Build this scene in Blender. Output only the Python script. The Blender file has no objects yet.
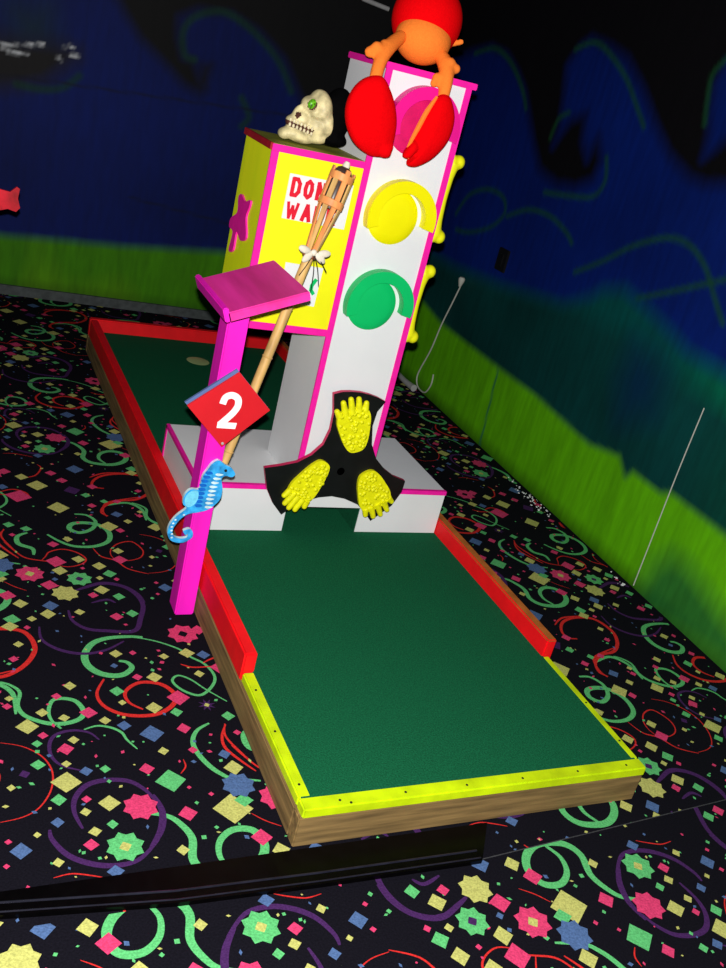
# mini golf hole in a dark painted room
SQ=[('P',-0.569,0.555,0.013),('Y',-0.562,0.585,0.012),('P',-0.448,0.583,0.014),('Y',-0.489,0.523,0.016),('Y',-0.439,0.498,0.015),('P',-0.378,0.511,0.023),('Y',-0.528,0.475,0.029),('P',-0.496,0.439,0.013),('G',-0.512,0.412,0.013),('Y',-0.427,0.415,0.014),('P',-0.449,0.386,0.021),('Y',-0.454,0.335,0.012),('B',-0.413,0.305,0.016),('Y',-0.342,0.477,0.015),('B',-0.299,0.453,0.018),('G',-0.517,0.34,0.018),('V',-0.549,0.314,0.013),('Y',-0.581,0.275,0.011),('Y',-0.461,0.275,0.035),('G',-0.484,0.223,0.018),('B',-0.494,0.157,0.015),('P',-0.425,0.216,0.012),('Y',-0.377,0.197,0.026),('Y',-0.432,0.178,0.013),('G',-0.369,0.306,0.013),('Y',-0.41,0.622,0.018),('G',-0.294,0.589,0.021),('Y',-0.288,0.542,0.012),('P',-0.273,0.293,0.02),('p',-0.31,0.175,0.042),('P',-0.138,0.548,0.031),('Y',-0.211,0.513,0.024),('G',-0.157,0.49,0.018),('G',-0.025,0.46,0.019),('v',-0.07,0.509,0.025),('P',-0.152,0.425,0.02),('B',-0.235,0.415,0.032),('Y',-0.221,0.349,0.014),('G',-0.224,0.247,0.039),('P',-0.148,0.344,0.013),('Y',-0.062,0.269,0.025),('b',-0.067,0.209,0.043),('Y',-0.102,0.137,0.05),('P',-0.209,0.138,0.023),('P',-0.059,0.041,0.025),('P',-0.018,0.394,0.011),('B',-0.073,0.319,0.017),('P',-0.187,0.219,0.006),('P',-0.14,0.19,0.007),('G',-0.181,0.168,0.006),('G',-0.189,0.944,0.019),('k',-0.061,0.832,0.048),('Y',-0.27,0.751,0.019),('P',-0.223,0.752,0.011),('Y',-0.071,0.74,0.023),('B',-0.025,0.728,0.021),('Y',-0.139,0.729,0.015),('Y',-0.058,0.643,0.016),('P',-0.23,0.643,0.015),('Y',-0.185,0.639,0.022),('B',-0.06,1.082,0.023),('Y',-0.244,0.035,0.015),('Y',-0.027,-0.003,0.022),('B',0.056,-0.016,0.026),('G',-0.154,0.087,0.006),('P',-0.434,0.082,0.017),('Y',-0.42,0.118,0.015),('Y',-0.506,0.046,0.013),('g',-0.364,0.065,0.043),('G',-0.38,0.133,0.014),('Y',-0.54,0.128,0.009),('B',-0.395,0.003,0.018),('P',-0.374,1.24,0.034),('Y',-0.303,1.253,0.022),('q',-0.459,1.168,0.045),('Y',-0.368,1.185,0.025),('P',-0.409,1.104,0.027),('h',-0.316,1.137,0.04),('y',-0.368,1.058,0.042),('Y',-0.429,0.952,0.024),('Y',-0.34,0.958,0.016),('P',-0.237,0.93,0.021),('P',-0.288,1.046,0.017),('Y',-0.258,1.074,0.025),('G',-0.213,1.036,0.02),('G',-0.541,1.169,0.023),('Y',-0.475,0.93,0.014),('P',-0.492,0.888,0.01),('Y',-0.521,0.811,0.015),('P',-0.539,0.746,0.014),('B',-0.283,0.697,0.011),('Y',-0.245,1.212,0.024),('G',-0.22,1.165,0.022),('Y',-0.17,1.305,0.02),('P',-0.173,1.25,0.027),('G',-1.045,-0.063,0.026),('Y',-0.77,0.149,0.012),('B',-0.905,0.144,0.01),('P',-0.599,0.118,0.008),('P',-0.719,0.141,0.01),('P',-0.607,0.054,0.007),('G',-0.629,0.031,0.007),('G',-0.653,0.082,0.007),('Y',-0.379,1.758,0.038),('P',-0.449,1.672,0.045),('P',-0.321,1.861,0.022),('Y',-0.428,1.822,0.024),('P',-0.484,1.861,0.024),('B',-0.231,1.9,0.035),('P',-0.288,1.804,0.022),('P',-0.186,1.762,0.02),('P',-0.209,1.615,0.017),('G',-0.219,1.692,0.018),('Y',-0.325,1.594,0.04),('B',-0.132,1.555,0.022),('P',-0.116,1.651,0.016),('Y',-0.172,1.469,0.034),('P',-0.139,1.441,0.017),('G',-0.445,1.444,0.019),('P',-0.371,1.346,0.019),('Y',-0.321,1.379,0.017),('V',-0.262,1.728,0.031),('G',-0.161,1.649,0.016),('Y',-0.02,1.888,0.024),('Y',-0.102,1.506,0.016)]
CV=[('G',0.008,[(-0.579,0.654),(-0.555,0.639),(-0.535,0.608),(-0.544,0.56),(-0.535,0.524),(-0.508,0.498),(-0.471,0.48),(-0.432,0.479),(-0.4,0.493),(-0.389,0.52),(-0.402,0.558),(-0.43,0.573),(-0.459,0.568),(-0.473,0.529),(-0.47,0.493),(-0.451,0.46)]),('G',0.0045,[(-0.398,0.45),(-0.364,0.46),(-0.331,0.449),(-0.309,0.428),(-0.301,0.401),(-0.282,0.365)]),('G',0.0119,[(-0.267,0.719),(-0.246,0.711),(-0.237,0.686),(-0.263,0.659),(-0.297,0.656),(-0.332,0.674),(-0.354,0.712),(-0.352,0.759),(-0.324,0.805),(-0.28,0.826),(-0.221,0.83),(-0.181,0.825)]),('G',0.0051,[(-0.219,0.829),(-0.169,0.813),(-0.126,0.79),(-0.085,0.757),(-0.063,0.721),(-0.034,0.69),(-0.018,0.646),(-0.022,0.609),(-0.049,0.571),(-0.08,0.552),(-0.111,0.568),(-0.133,0.597),(-0.138,0.624),(-0.117,0.641),(-0.087,0.62),(-0.057,0.576),(-0.011,0.519)]),('G',0.0081,[(-0.082,0.438),(-0.119,0.415),(-0.14,0.377),(-0.139,0.334),(-0.121,0.285),(-0.1,0.254),(-0.075,0.234),(-0.008,0.216)]),('G',0.0122,[(-1.296,0.175),(-1.248,0.158),(-1.223,0.131),(-1.205,0.083),(-1.217,0.022),(-1.19,-0.019),(-1.121,-0.03),(-1.071,-0.004),(-1.048,0.039),(-1.063,0.083),(-1.108,0.092),(-1.146,0.064),(-1.157,0.019),(-1.138,-0.021)]),('R',0.0077,[(-0.319,0.643),(-0.346,0.586),(-0.336,0.534),(-0.289,0.494),(-0.216,0.486),(-0.163,0.516),(-0.144,0.559),(-0.172,0.607),(-0.228,0.62),(-0.272,0.586),(-0.271,0.542),(-0.24,0.51)]),('R',0.0023,[(-0.594,0.426),(-0.549,0.409),(-0.515,0.38),(-0.495,0.346),(-0.488,0.304),(-0.499,0.252),(-0.528,0.206),(-0.564,0.184),(-0.611,0.176)]),('R',0.0031,[(-0.519,1.359),(-0.497,1.315),(-0.465,1.265),(-0.417,1.246),(-0.375,1.236)]),('R',0.0032,[(-0.417,1.246),(-0.402,1.271),(-0.387,1.299),(-0.346,1.316),(-0.304,1.297),(-0.28,1.259),(-0.294,1.228),(-0.34,1.209),(-0.394,1.228)]),('R',0.0033,[(-0.248,1.324),(-0.229,1.272),(-0.187,1.246),(-0.156,1.196),(-0.096,1.164)]),('R',0.0028,[(-0.187,1.246),(-0.197,1.285),(-0.187,1.324),(-0.155,1.358),(-0.112,1.366),(-0.087,1.312),(-0.103,1.266),(-0.147,1.246),(-0.193,1.253)]),('R',0.0048,[(-0.04,0.428),(-0.061,0.385),(-0.064,0.342),(-0.04,0.295),(-0.01,0.25)]),('R',0.0017,[(-0.062,0.116),(-0.036,0.089),(-0.003,0.066)]),('R',0.0035,[(-0.1,0.691),(-0.068,0.674),(-0.008,0.674)]),('R',0.0023,[(-0.179,0.314),(-0.179,0.289),(-0.196,0.267)]),('R',0.002,[(-0.52,0.009),(-0.483,0.013),(-0.444,0.001),(-0.416,-0.011)]),('V',0.0071,[(-0.261,1.106),(-0.211,1.105),(-0.167,1.063),(-0.148,0.994),(-0.169,0.919),(-0.199,0.857),(-0.275,0.861),(-0.331,0.875),(-0.365,0.917),(-0.37,0.97)]),('V',0.0054,[(-0.459,0.892),(-0.459,0.833),(-0.431,0.792),(-0.39,0.766),(-0.342,0.758),(-0.289,0.773),(-0.237,0.809)]),('V',0.0043,[(-0.367,0.409),(-0.388,0.438),(-0.426,0.45),(-0.466,0.439),(-0.484,0.408),(-0.484,0.365),(-0.464,0.331),(-0.421,0.308)]),('V',0.0066,[(-0.445,0.131),(-0.456,0.182),(-0.448,0.225),(-0.418,0.26),(-0.374,0.27),(-0.323,0.26),(-0.291,0.228),(-0.275,0.192)]),('V',0.0078,[(-0.275,0.209),(-0.265,0.155),(-0.279,0.1),(-0.312,0.052)]),('V',0.0066,[(-0.29,0.073),(-0.342,0.026),(-0.396,0.019),(-0.445,0.034),(-0.486,0.065),(-0.511,0.111),(-0.513,0.139)]),('R',0.0042,[(-0.508,1.702),(-0.465,1.723),(-0.426,1.703),(-0.412,1.671)]),('R',0.0035,[(-0.362,1.929),(-0.352,1.899),(-0.38,1.836),(-0.433,1.812)]),('R',0.0047,[(-0.185,1.838),(-0.124,1.879),(-0.029,1.887)]),('R',0.0044,[(-0.009,1.696),(-0.086,1.672),(-0.153,1.64),(-0.175,1.583),(-0.169,1.539)]),('G',0.0081,[(-0.156,1.621),(-0.082,1.644),(-0.037,1.599),(-0.035,1.517)]),('G',0.0108,[(-0.277,1.552),(-0.236,1.545),(-0.213,1.502),(-0.233,1.45),(-0.277,1.424),(-0.306,1.448),(-0.294,1.482),(-0.252,1.492),(-0.204,1.476),(-0.179,1.426),(-0.192,1.368),(-0.242,1.335),(-0.305,1.335),(-0.348,1.366),(-0.382,1.41)]),('G',0.0098,[(-0.443,1.42),(-0.476,1.395),(-0.476,1.348),(-0.437,1.318),(-0.437,1.28)]),('R',0.0037,[(-0.514,1.442),(-0.525,1.394),(-0.503,1.332),(-0.478,1.279)]),('R',0.0081,[(1.317,0.724),(1.279,0.734),(1.286,0.781),(1.328,0.828),(1.4,0.85),(1.473,0.835),(1.498,0.762),(1.473,0.694),(1.42,0.644),(1.354,0.629),(1.3,0.589),(1.279,0.54),(1.298,0.514)]),('V',0.0075,[(-0.657,0.009),(-0.668,0.052),(-0.694,0.09),(-0.732,0.114),(-0.773,0.119),(-0.824,0.096),(-0.852,0.081)]),('V',0.0048,[(-0.744,0.011),(-0.767,0.029),(-0.815,0.013)])]
BLUE=[(3.681,1.61),(3.55,1.663),(3.333,1.708),(3.148,1.685),(2.996,1.612),(2.885,1.538),(2.795,1.45),(2.692,1.342),(2.562,1.228),(2.4,1.198),(2.251,1.214),(2.133,1.27),(2.122,1.357),(2.191,1.446),(2.209,1.398),(2.22,1.339),(2.298,1.406),(2.33,1.516),(2.428,1.479),(2.488,1.387),(2.512,1.347),(2.503,1.432),(2.544,1.568),(2.593,1.69),(2.535,1.774),(2.468,1.813),(2.318,1.794),(2.165,1.757),(1.999,1.654),(1.845,1.536),(1.713,1.449),(1.554,1.391),(1.461,1.386),(1.358,1.407),(1.221,1.448),(-1.5,1.448),(-1.5,-0.2),(4.2,-0.2),(4.2,1.6600000000000001)]
WAVE=[(1.52,1.469),(1.535,1.555),(1.58,1.659),(1.598,1.729),(1.579,1.803),(1.498,1.845),(1.35,1.584),(1.437,1.552),(1.473,1.51)]
LINES=[[(3.486,1.662),(3.301,1.704),(3.141,1.674),(3.008,1.611),(2.898,1.536),(2.832,1.47)],[(3.232,0.871),(3.144,0.991),(2.97,1.056),(2.809,1.049),(2.755,0.981),(2.843,0.893),(3.038,0.817),(3.185,0.795)],[(2.724,0.975),(2.555,1.046),(2.365,1.058),(2.206,1.023),(2.142,0.991)],[(2.553,1.377),(2.533,1.463),(2.465,1.503)],[(2.563,1.763),(2.459,1.798),(2.377,1.794),(2.253,1.748),(2.121,1.68),(1.994,1.585),(1.916,1.525)],[(1.584,1.811),(1.626,1.753),(1.6,1.656),(1.575,1.586)],[(2.091,1.372),(2.049,1.283),(2.094,1.208),(2.24,1.176),(2.467,1.146)],[(2.054,0.883),(1.89,0.978),(1.73,1.086),(1.551,1.164),(1.421,1.167),(1.302,1.116),(1.2,1.029),(1.119,0.962)],[(1.603,0.903),(1.414,0.993),(1.285,1.056),(1.165,1.115)]]
HILL=[(3.106,0.608),(2.605,0.654),(2.322,0.693),(2.066,0.729),(1.893,0.819),(1.829,0.873),(1.695,0.914),(1.531,0.887),(1.327,0.841),(1.236,0.812),(1.015,0.81),(0.885,0.792),(-1.5,0.6920000000000001),(-1.5,-0.2),(4.2,-0.2),(4.2,0.608)]
DHILL=[(3.101,0.6),(2.601,0.647),(2.318,0.687),(2.063,0.723),(1.948,0.746),(1.555,0.748),(1.308,0.708),(1.171,0.699),(0.948,0.694),(0.826,0.688),(-1.5,0.588),(-1.5,-0.2),(4.2,-0.2),(4.2,0.6)]
LIME=[(3.416,0.353),(3.082,0.303),(2.402,0.294),(2.055,0.298),(1.582,0.265),(1.374,0.306),(1.306,0.244),(1.271,0.288),(1.093,0.284),(1.04,0.312),(0.728,0.306),(0.56,0.307),(-1.5,0.257),(-1.5,-0.2),(4.2,-0.2),(4.2,0.353)]
DARKPATCH=[(1.004,-0.173),(1.003,-0.047),(0.98,0.039),(0.923,0.108),(0.835,0.119),(0.686,0.079),(0.489,0.024),(0.452,-0.122),(0.557,-0.104)]
SEAM=[(2.405,0.286),(2.363,-0.119)]
BLUEPATCH=[(1.531,0.743),(1.387,0.743),(1.296,0.687),(1.265,0.53),(1.459,0.431),(1.543,0.576)]
BBLACK=[(0.048,1.538),(0.137,1.42),(0.226,1.323),(0.368,1.233),(0.473,1.156),(0.572,1.126),(0.609,1.153),(0.566,1.201),(0.518,1.29),(0.462,1.29),(0.422,1.379),(0.41,1.472),(0.505,1.53),(0.676,1.546),(0.836,1.498),(0.997,1.396),(1.108,1.251),(1.203,1.124),(1.326,0.983),(1.638,0.87),(2.461,0.988),(2.04,2.26)]
BSLOT=[(0.568,1.274),(0.615,1.289),(0.604,1.177),(0.566,1.182)]
BWHALE=[(-0.667,1.158),(-0.444,1.198),(-0.328,1.197),(-0.227,1.212),(-0.131,1.218),(-0.065,1.21),(-0.06,1.163),(-0.134,1.091),(-0.208,1.019),(-0.332,0.969),(-0.425,0.941),(-0.652,0.878)]
BGREENISH=[(-0.384,1.321),(-0.3,1.326),(-0.24,1.355),(-0.215,1.254),(-0.234,1.207),(-0.351,1.192)]
BLINES=[[(0.518,1.29),(0.465,1.303),(0.44,1.407),(0.486,1.49),(0.608,1.549),(0.719,1.532),(0.84,1.474),(0.973,1.378),(1.073,1.244)],[(0.803,1.155),(0.862,1.068),(0.83,1.009)],[(-0.349,0.981),(-0.229,0.982),(-0.126,1.012),(-0.052,1.085)]]
BWHITE=[[(-0.59,1.115),(-0.439,1.134),(-0.392,1.127),(-0.315,1.134)],[(-0.44,1.15),(-0.379,1.159),(-0.287,1.183),(-0.233,1.197)],[(-0.134,1.206),(-0.114,1.214),(-0.097,1.206)],[(-0.165,1.152),(-0.147,1.132)],[(-0.135,1.174),(-0.07,1.177)]]
BGRASS=[(-3,0.19),(-0.37,0.205),(-0.062,0.227),(0.262,0.245),(0.844,0.301),(2,0.32),(2,-0.2),(-3,-0.2)]
import bpy, bmesh, math, random
import numpy as np
from mathutils import Vector, Matrix, noise as mnoise
random.seed(7)
HZ = .1136                                  # the course stands this high above the carpet
CAM = Vector((-.8422, -1.4332, 1.5271)); YAW, PITCH, ROLL, FPX = .5008, -.4105, .2539, 958.24
col = bpy.context.scene.collection

# ---------------------------------------------------------------- materials
def s2l(c):
    return tuple(x/12.92 if x <= .04045 else ((x+.055)/1.055)**2.4 for x in (v/255 for v in c))
MATS = {}
def mat(name, rgb, rough=.6, var=.12, scale=30, spec=.3, bump=0, stretch=None, sheen=0):
    if name in MATS: return MATS[name]
    m = bpy.data.materials.new(name); m.use_nodes = True; nt = m.node_tree; N = nt.nodes; L = nt.links
    b = N['Principled BSDF']; b.inputs['Roughness'].default_value = rough; b.inputs['Specular IOR Level'].default_value = spec
    if sheen: b.inputs['Sheen Weight'].default_value = sheen
    tc = N.new('ShaderNodeTexCoord'); mp = N.new('ShaderNodeMapping'); L.new(tc.outputs['Object'], mp.inputs['Vector'])
    if stretch: mp.inputs['Scale'].default_value = stretch
    nz = N.new('ShaderNodeTexNoise'); nz.inputs['Scale'].default_value = scale; nz.inputs['Detail'].default_value = 5
    L.new(mp.outputs['Vector'], nz.inputs['Vector'])
    r = N.new('ShaderNodeValToRGB'); L.new(nz.outputs['Fac'], r.inputs['Fac'])
    r.color_ramp.elements[0].position = .3; r.color_ramp.elements[1].position = .7
    r.color_ramp.elements[0].color = tuple(max(0, c*(1-var)) for c in rgb)+(1,)
    r.color_ramp.elements[1].color = tuple(min(1, c*(1+var)) for c in rgb)+(1,)
    L.new(r.outputs['Color'], b.inputs['Base Color'])
    if bump:
        bp_ = N.new('ShaderNodeBump'); bp_.inputs['Strength'].default_value = bump; bp_.inputs['Distance'].default_value = .004
        L.new(nz.outputs['Fac'], bp_.inputs['Height']); L.new(bp_.outputs['Normal'], b.inputs['Normal'])
    MATS[name] = m; return m
WHITE = mat('white_paint', (.76, .77, .78), .5, .03, 6)
PINK = mat('hot_pink_paint', (.9, .012, .36), .45, .08, 25)
POSTPINK = mat('magenta_post_paint', (.85, .01, .5), .5, .15, 12, stretch=(1, 1, .15), bump=.15)
SHELFPINK = mat('worn_pink_paint', (.93, .03, .33), .6, .35, 14, stretch=(1, .12, 1), bump=.2)
YEL = mat('yellow_paint', (.86, .84, .006), .5, .05, 8)
TRIMYEL = mat('lime_yellow_paint', (.54, .72, .003), .5, .2, 16)
BOXSIDE = mat('yellow_green_side_paint', (.84, 1.0, .005), .55, .1, 9, stretch=(1, 1, .2))
RED = mat('red_rail_paint', (.86, .003, .008), .6, .1, 14)
BRN = mat('brown_rail_top', (.44, .13, .022), .6, .3, 18)  # brown tone for the top face of the right rail
DRED = mat('dark_red_edge', (.35, .01, .015), .5, .2, 18)
WOOD = mat('weathered_wood', (.2, .125, .045), .75, .45, 5, stretch=(1, 14, 14), bump=.3)
WOODY = mat('weathered_wood_lengthways', (.2, .125, .045), .75, .45, 5, stretch=(14, 1, 14), bump=.3)
FELT = mat('green_felt', (.007, .105, .043), .95, .35, 260, .05, bump=.5)
BLACK = mat('black_paint', (.006, .006, .007), .4, .2, 20)
DARK = mat('dark_hole', (.004, .004, .004), .8, .1)
GRN = mat('green_lamp_paint', (.003, .5, .13), .4, .04, 10)
LYEL = mat('yellow_lamp_paint', (.86, .8, .0), .4, .03, 10)
MAG = mat('magenta_lamp_paint', (.8, .008, .26), .4, .05, 10)
NOTE = mat('paper_white', (.78, .8, .8), .6, .03, 12)
REDINK = mat('red_lettering', (.7, .008, .03), .5, .05)
FOOT = mat('yellow_foot_rubber', (.84, .82, .004), .45, .12, 60, bump=.3)
SIGNRED = mat('red_sign_face', (.6, .012, .02), .4, .06, 10)
SIGNBLUE = mat('blue_sign_back', (.1, .16, .36), .45, .1)
NUMW = mat('white_numeral', (.9, .9, .9), .4, .01)
SEA = mat('blue_seahorse_skin', (.03, .33, .78), .4, .45, 55)
SEAL = mat('pale_blue_fin', (.16, .6, .86), .4, .25, 60)
SEAD = mat('deep_blue_marking', (.006, .13, .55), .4, .2, 60)
SEAW = mat('pale_marking', (.6, .8, .85), .4, .2, 60)
BAMB = mat('bamboo', (.6, .36, .12), .5, .3, 10, stretch=(5, 5, .5))
BAMO = mat('orange_bamboo', (.8, .3, .09), .5, .25, 12, stretch=(5, 5, .5))
CORD = mat('brown_binding', (.3, .09, .03), .7, .3, 60)
RAFF = mat('pale_raffia', (.75, .68, .55), .7, .15, 50)
TIN = mat('dark_canister', (.05, .03, .025), .3, .5, 30)
PLUSH = mat('red_plush', (.78, .001, .003), .95, .06, 150, .03, bump=.25)
PLUSHO = mat('orange_plush', (.95, .22, .03), .95, .06, 150, .03, bump=.25)
BONE = mat('aged_bone', (.66, .57, .3), .5, .45, 35)
BONED = mat('skull_recess', (.09, .03, .02), .6, .4, 60)
GEM = mat('green_eye', (.1, .36, .01), .35, .9, 140)
TEETH = mat('ivory_teeth', (.75, .66, .42), .4, .15, 60)
CABLE = mat('white_cable', (.5, .5, .44), .5, .1)
GREY = mat('grey_metal', (.4, .4, .4), .4, .1)
SKIRT = mat('grey_skirting', (.06, .07, .07), .6, .3)
STRIP = mat('black_rubber', (.0012, .001, .0012), .3, .3, 40, .12)
EDGE = mat('strip_edge_highlight', (.012, .012, .02), .25, .3, 30, .4)  # paler bluish tone, puts highlight lines into the strip's colour
HOOD = mat('black_cloth', (.002, .002, .0022), .95, .2, 60, .02)
LINING = mat('dark_green_lining', (.006, .08, .034), .95, .3, 200, .05)
CUPM = mat('pale_cup_rim', (.4, .5, .2), .4, .1)

# ---------------------------------------------------------------- mesh helpers
def catmull(pts, closed=False, n=8):
    P = [Vector(p) for p in pts]; out = []; m = len(P)
    for i in range(m if closed else m-1):
        if closed: a, b, c, d = P[i-1], P[i], P[(i+1) % m], P[(i+2) % m]
        else: a, b, c, d = P[max(i-1, 0)], P[i], P[i+1], P[min(i+2, m-1)]
        for k in range(n):
            t = k/n
            out.append(.5*((2*b)+(c-a)*t+(2*a-5*b+4*c-d)*t*t+(3*b-a-3*c+d)*t**3))
    if not closed: out.append(P[-1])
    return out
class MB:
    def __init__(s): s.v = []; s.f = []; s.m = []
    def add(s, vs, fs, mi=0):
        o = len(s.v); s.v += [Vector(x) for x in vs]; s.f += [[i+o for i in f] for f in fs]; s.m += [mi]*len(fs); return s
    def addbm(s, bm, mi=0, M=None):
        bm.verts.index_update()
        s.add([(M @ v.co) if M else v.co.copy() for v in bm.verts], [[v.index for v in f.verts] for f in bm.faces], mi); bm.free(); return s
    def box(s, lo, hi, bev=.003, mi=0, M=None):
        bm = bmesh.new(); bmesh.ops.create_cube(bm, size=1)
        lo = Vector(lo); hi = Vector(hi); c = (lo+hi)/2; d = hi-lo
        for v in bm.verts: v.co = Vector((v.co.x*d.x+c.x, v.co.y*d.y+c.y, v.co.z*d.z+c.z))
        if bev: bmesh.ops.bevel(bm, geom=bm.edges[:], offset=min(bev, min(d)*.3), segments=2, affect='EDGES')
        return s.addbm(bm, mi, M)
    def ell(s, c, r, mi=0, R=None, sub=3):
        bm = bmesh.new(); bmesh.ops.create_icosphere(bm, subdivisions=sub, radius=1)
        M = Matrix.Translation(c) @ (R.to_4x4() if R else Matrix.Identity(4)) @ Matrix.Diagonal((*r, 1))
        return s.addbm(bm, mi, M)
    def tube(s, pts, rad, mi=0, n=12, smooth=True, cap=True):
        P = catmull(pts) if smooth and len(pts) > 2 else [Vector(p) for p in pts]
        K = len(P); rs = rad if isinstance(rad, (list, tuple)) else [rad, rad]
        vs = []; fs = []; ref = None
        for i, p in enumerate(P):
            t = (P[min(i+1, K-1)]-P[max(i-1, 0)]).normalized()
            if ref is None: ref = t.orthogonal().normalized()
            ref = (ref-t*ref.dot(t)).normalized(); b = t.cross(ref)
            q = i/(K-1)*(len(rs)-1); j = min(int(q), len(rs)-2); r = rs[j]+(rs[j+1]-rs[j])*(q-j)
            for k in range(n):
                a = 2*math.pi*k/n; vs.append(p+ref*math.cos(a)*r+b*math.sin(a)*r)
        for i in range(K-1):
            for k in range(n): fs.append([i*n+k, i*n+(k+1) % n, (i+1)*n+(k+1) % n, (i+1)*n+k])
        if cap: fs.append(list(range(n))[::-1]); fs.append([(K-1)*n+k for k in range(n)])
        return s.add(vs, fs, mi)
    def prism(s, poly, y0, y1, mi=0, side=None):
        """outline in (x, z), from depth y0 (front) to y1"""
        n = len(poly); bm = bmesh.new()
        vs = [bm.verts.new((p[0], y0, p[1])) for p in poly]
        f = bm.faces.new(vs); bm.normal_update()
        if f.normal.y > 0: f.normal_flip()
        tri = bmesh.ops.triangulate(bm, faces=[f])['faces']
        bm.verts.index_update(); fr = [[v.index for v in t.verts] for t in tri]; bm.free()
        V = [(p[0], y0, p[1]) for p in poly]+[(p[0], y1, p[1]) for p in poly]
        s.add(V, fr+[[i+n for i in t[::-1]] for t in fr], mi)
        area = sum(poly[i-1][0]*poly[i][1]-poly[i][0]*poly[i-1][1] for i in range(n))
        o = len(s.v)-2*n
        for i in range(n):
            j = (i+1) % n; q = [o+i, o+i+n, o+j+n, o+j]
            s.f.append(q if area < 0 else q[::-1]); s.m.append(mi if side is None else side)
        return s
    def lathe(s, prof, c, ax=Vector((0, 0, 1)), mi=0, n=24):
        q = Vector((0, 0, 1)).rotation_difference(ax); vs = []; fs = []
        for r, z in prof:
            for k in range(n):
                a = 2*math.pi*k/n; vs.append(Vector(c)+q @ Vector((r*math.cos(a), r*math.sin(a), z)))
        for i in range(len(prof)-1):
            for k in range(n): fs.append([i*n+k, i*n+(k+1) % n, (i+1)*n+(k+1) % n, (i+1)*n+k])
        fs.append(list(range(n))[::-1]); fs.append([(len(prof)-1)*n+k for k in range(n)])
        return s.add(vs, fs, mi)
    def build(s, name, mats, parent=None, ang=35, remesh=None, smooth=True):
        me = bpy.data.meshes.new(name); org = Vector((0, 0, 0))
        if parent is not None: org = ROOT[parent.name]
        vs = [v+Vector((0, 0, HZ))-org for v in s.v]
        if parent is None and name not in STATIC:
            c = Vector((sum(v.x for v in vs)/len(vs), sum(v.y for v in vs)/len(vs), min(v.z for v in vs))); org = c
            vs = [v-c for v in vs]
        me.from_pydata(vs, [], s.f); mats = mats if isinstance(mats, (list, tuple)) else [mats]
        for m in mats: me.materials.append(m)
        me.polygons.foreach_set('material_index', s.m); me.update()
        o = bpy.data.objects.new(name, me); col.objects.link(o)
        if remesh:
            md = o.modifiers.new('r', 'REMESH'); md.mode = 'VOXEL'; md.voxel_size = remesh
            sm = o.modifiers.new('s', 'SMOOTH'); sm.iterations = 3; sm.factor = .5
            dg = bpy.context.evaluated_depsgraph_get(); me2 = bpy.data.meshes.new_from_object(o.evaluated_get(dg))
            o.modifiers.clear(); o.data = me2; me = me2; me.name = name
            if not me.materials: [me.materials.append(m) for m in mats]
        if smooth:
            me.shade_smooth(); me.set_sharp_from_angle(angle=math.radians(ang))
        if parent is not None: o.parent = parent; ROOT[o.name] = org
        else: o.location = org if name not in STATIC else (0, 0, 0); ROOT[o.name] = org if name not in STATIC else Vector((0, 0, 0))
        return o
ROOT = {}; STATIC = {'floor', 'wall_back', 'wall_right', 'baseboard_back'}
def thing(name, loc, label, cat, group=None):
    o = bpy.data.objects.new(name, None); col.objects.link(o); o.empty_display_size = .1
    o.location = Vector(loc)+Vector((0, 0, HZ)); ROOT[o.name] = o.location.copy(); tag(o, label, cat, group); return o
def tag(o, label, cat=None, group=None, kind=None):
    if label: o['label'] = label
    if cat: o['category'] = cat
    if group: o['group'] = group
    if kind: o['kind'] = kind
    return o
def wallx(y): return 1.8016+.0144*y          # the right wall
def wally(x): return 4.0629-.0426*x          # the back wall

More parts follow.
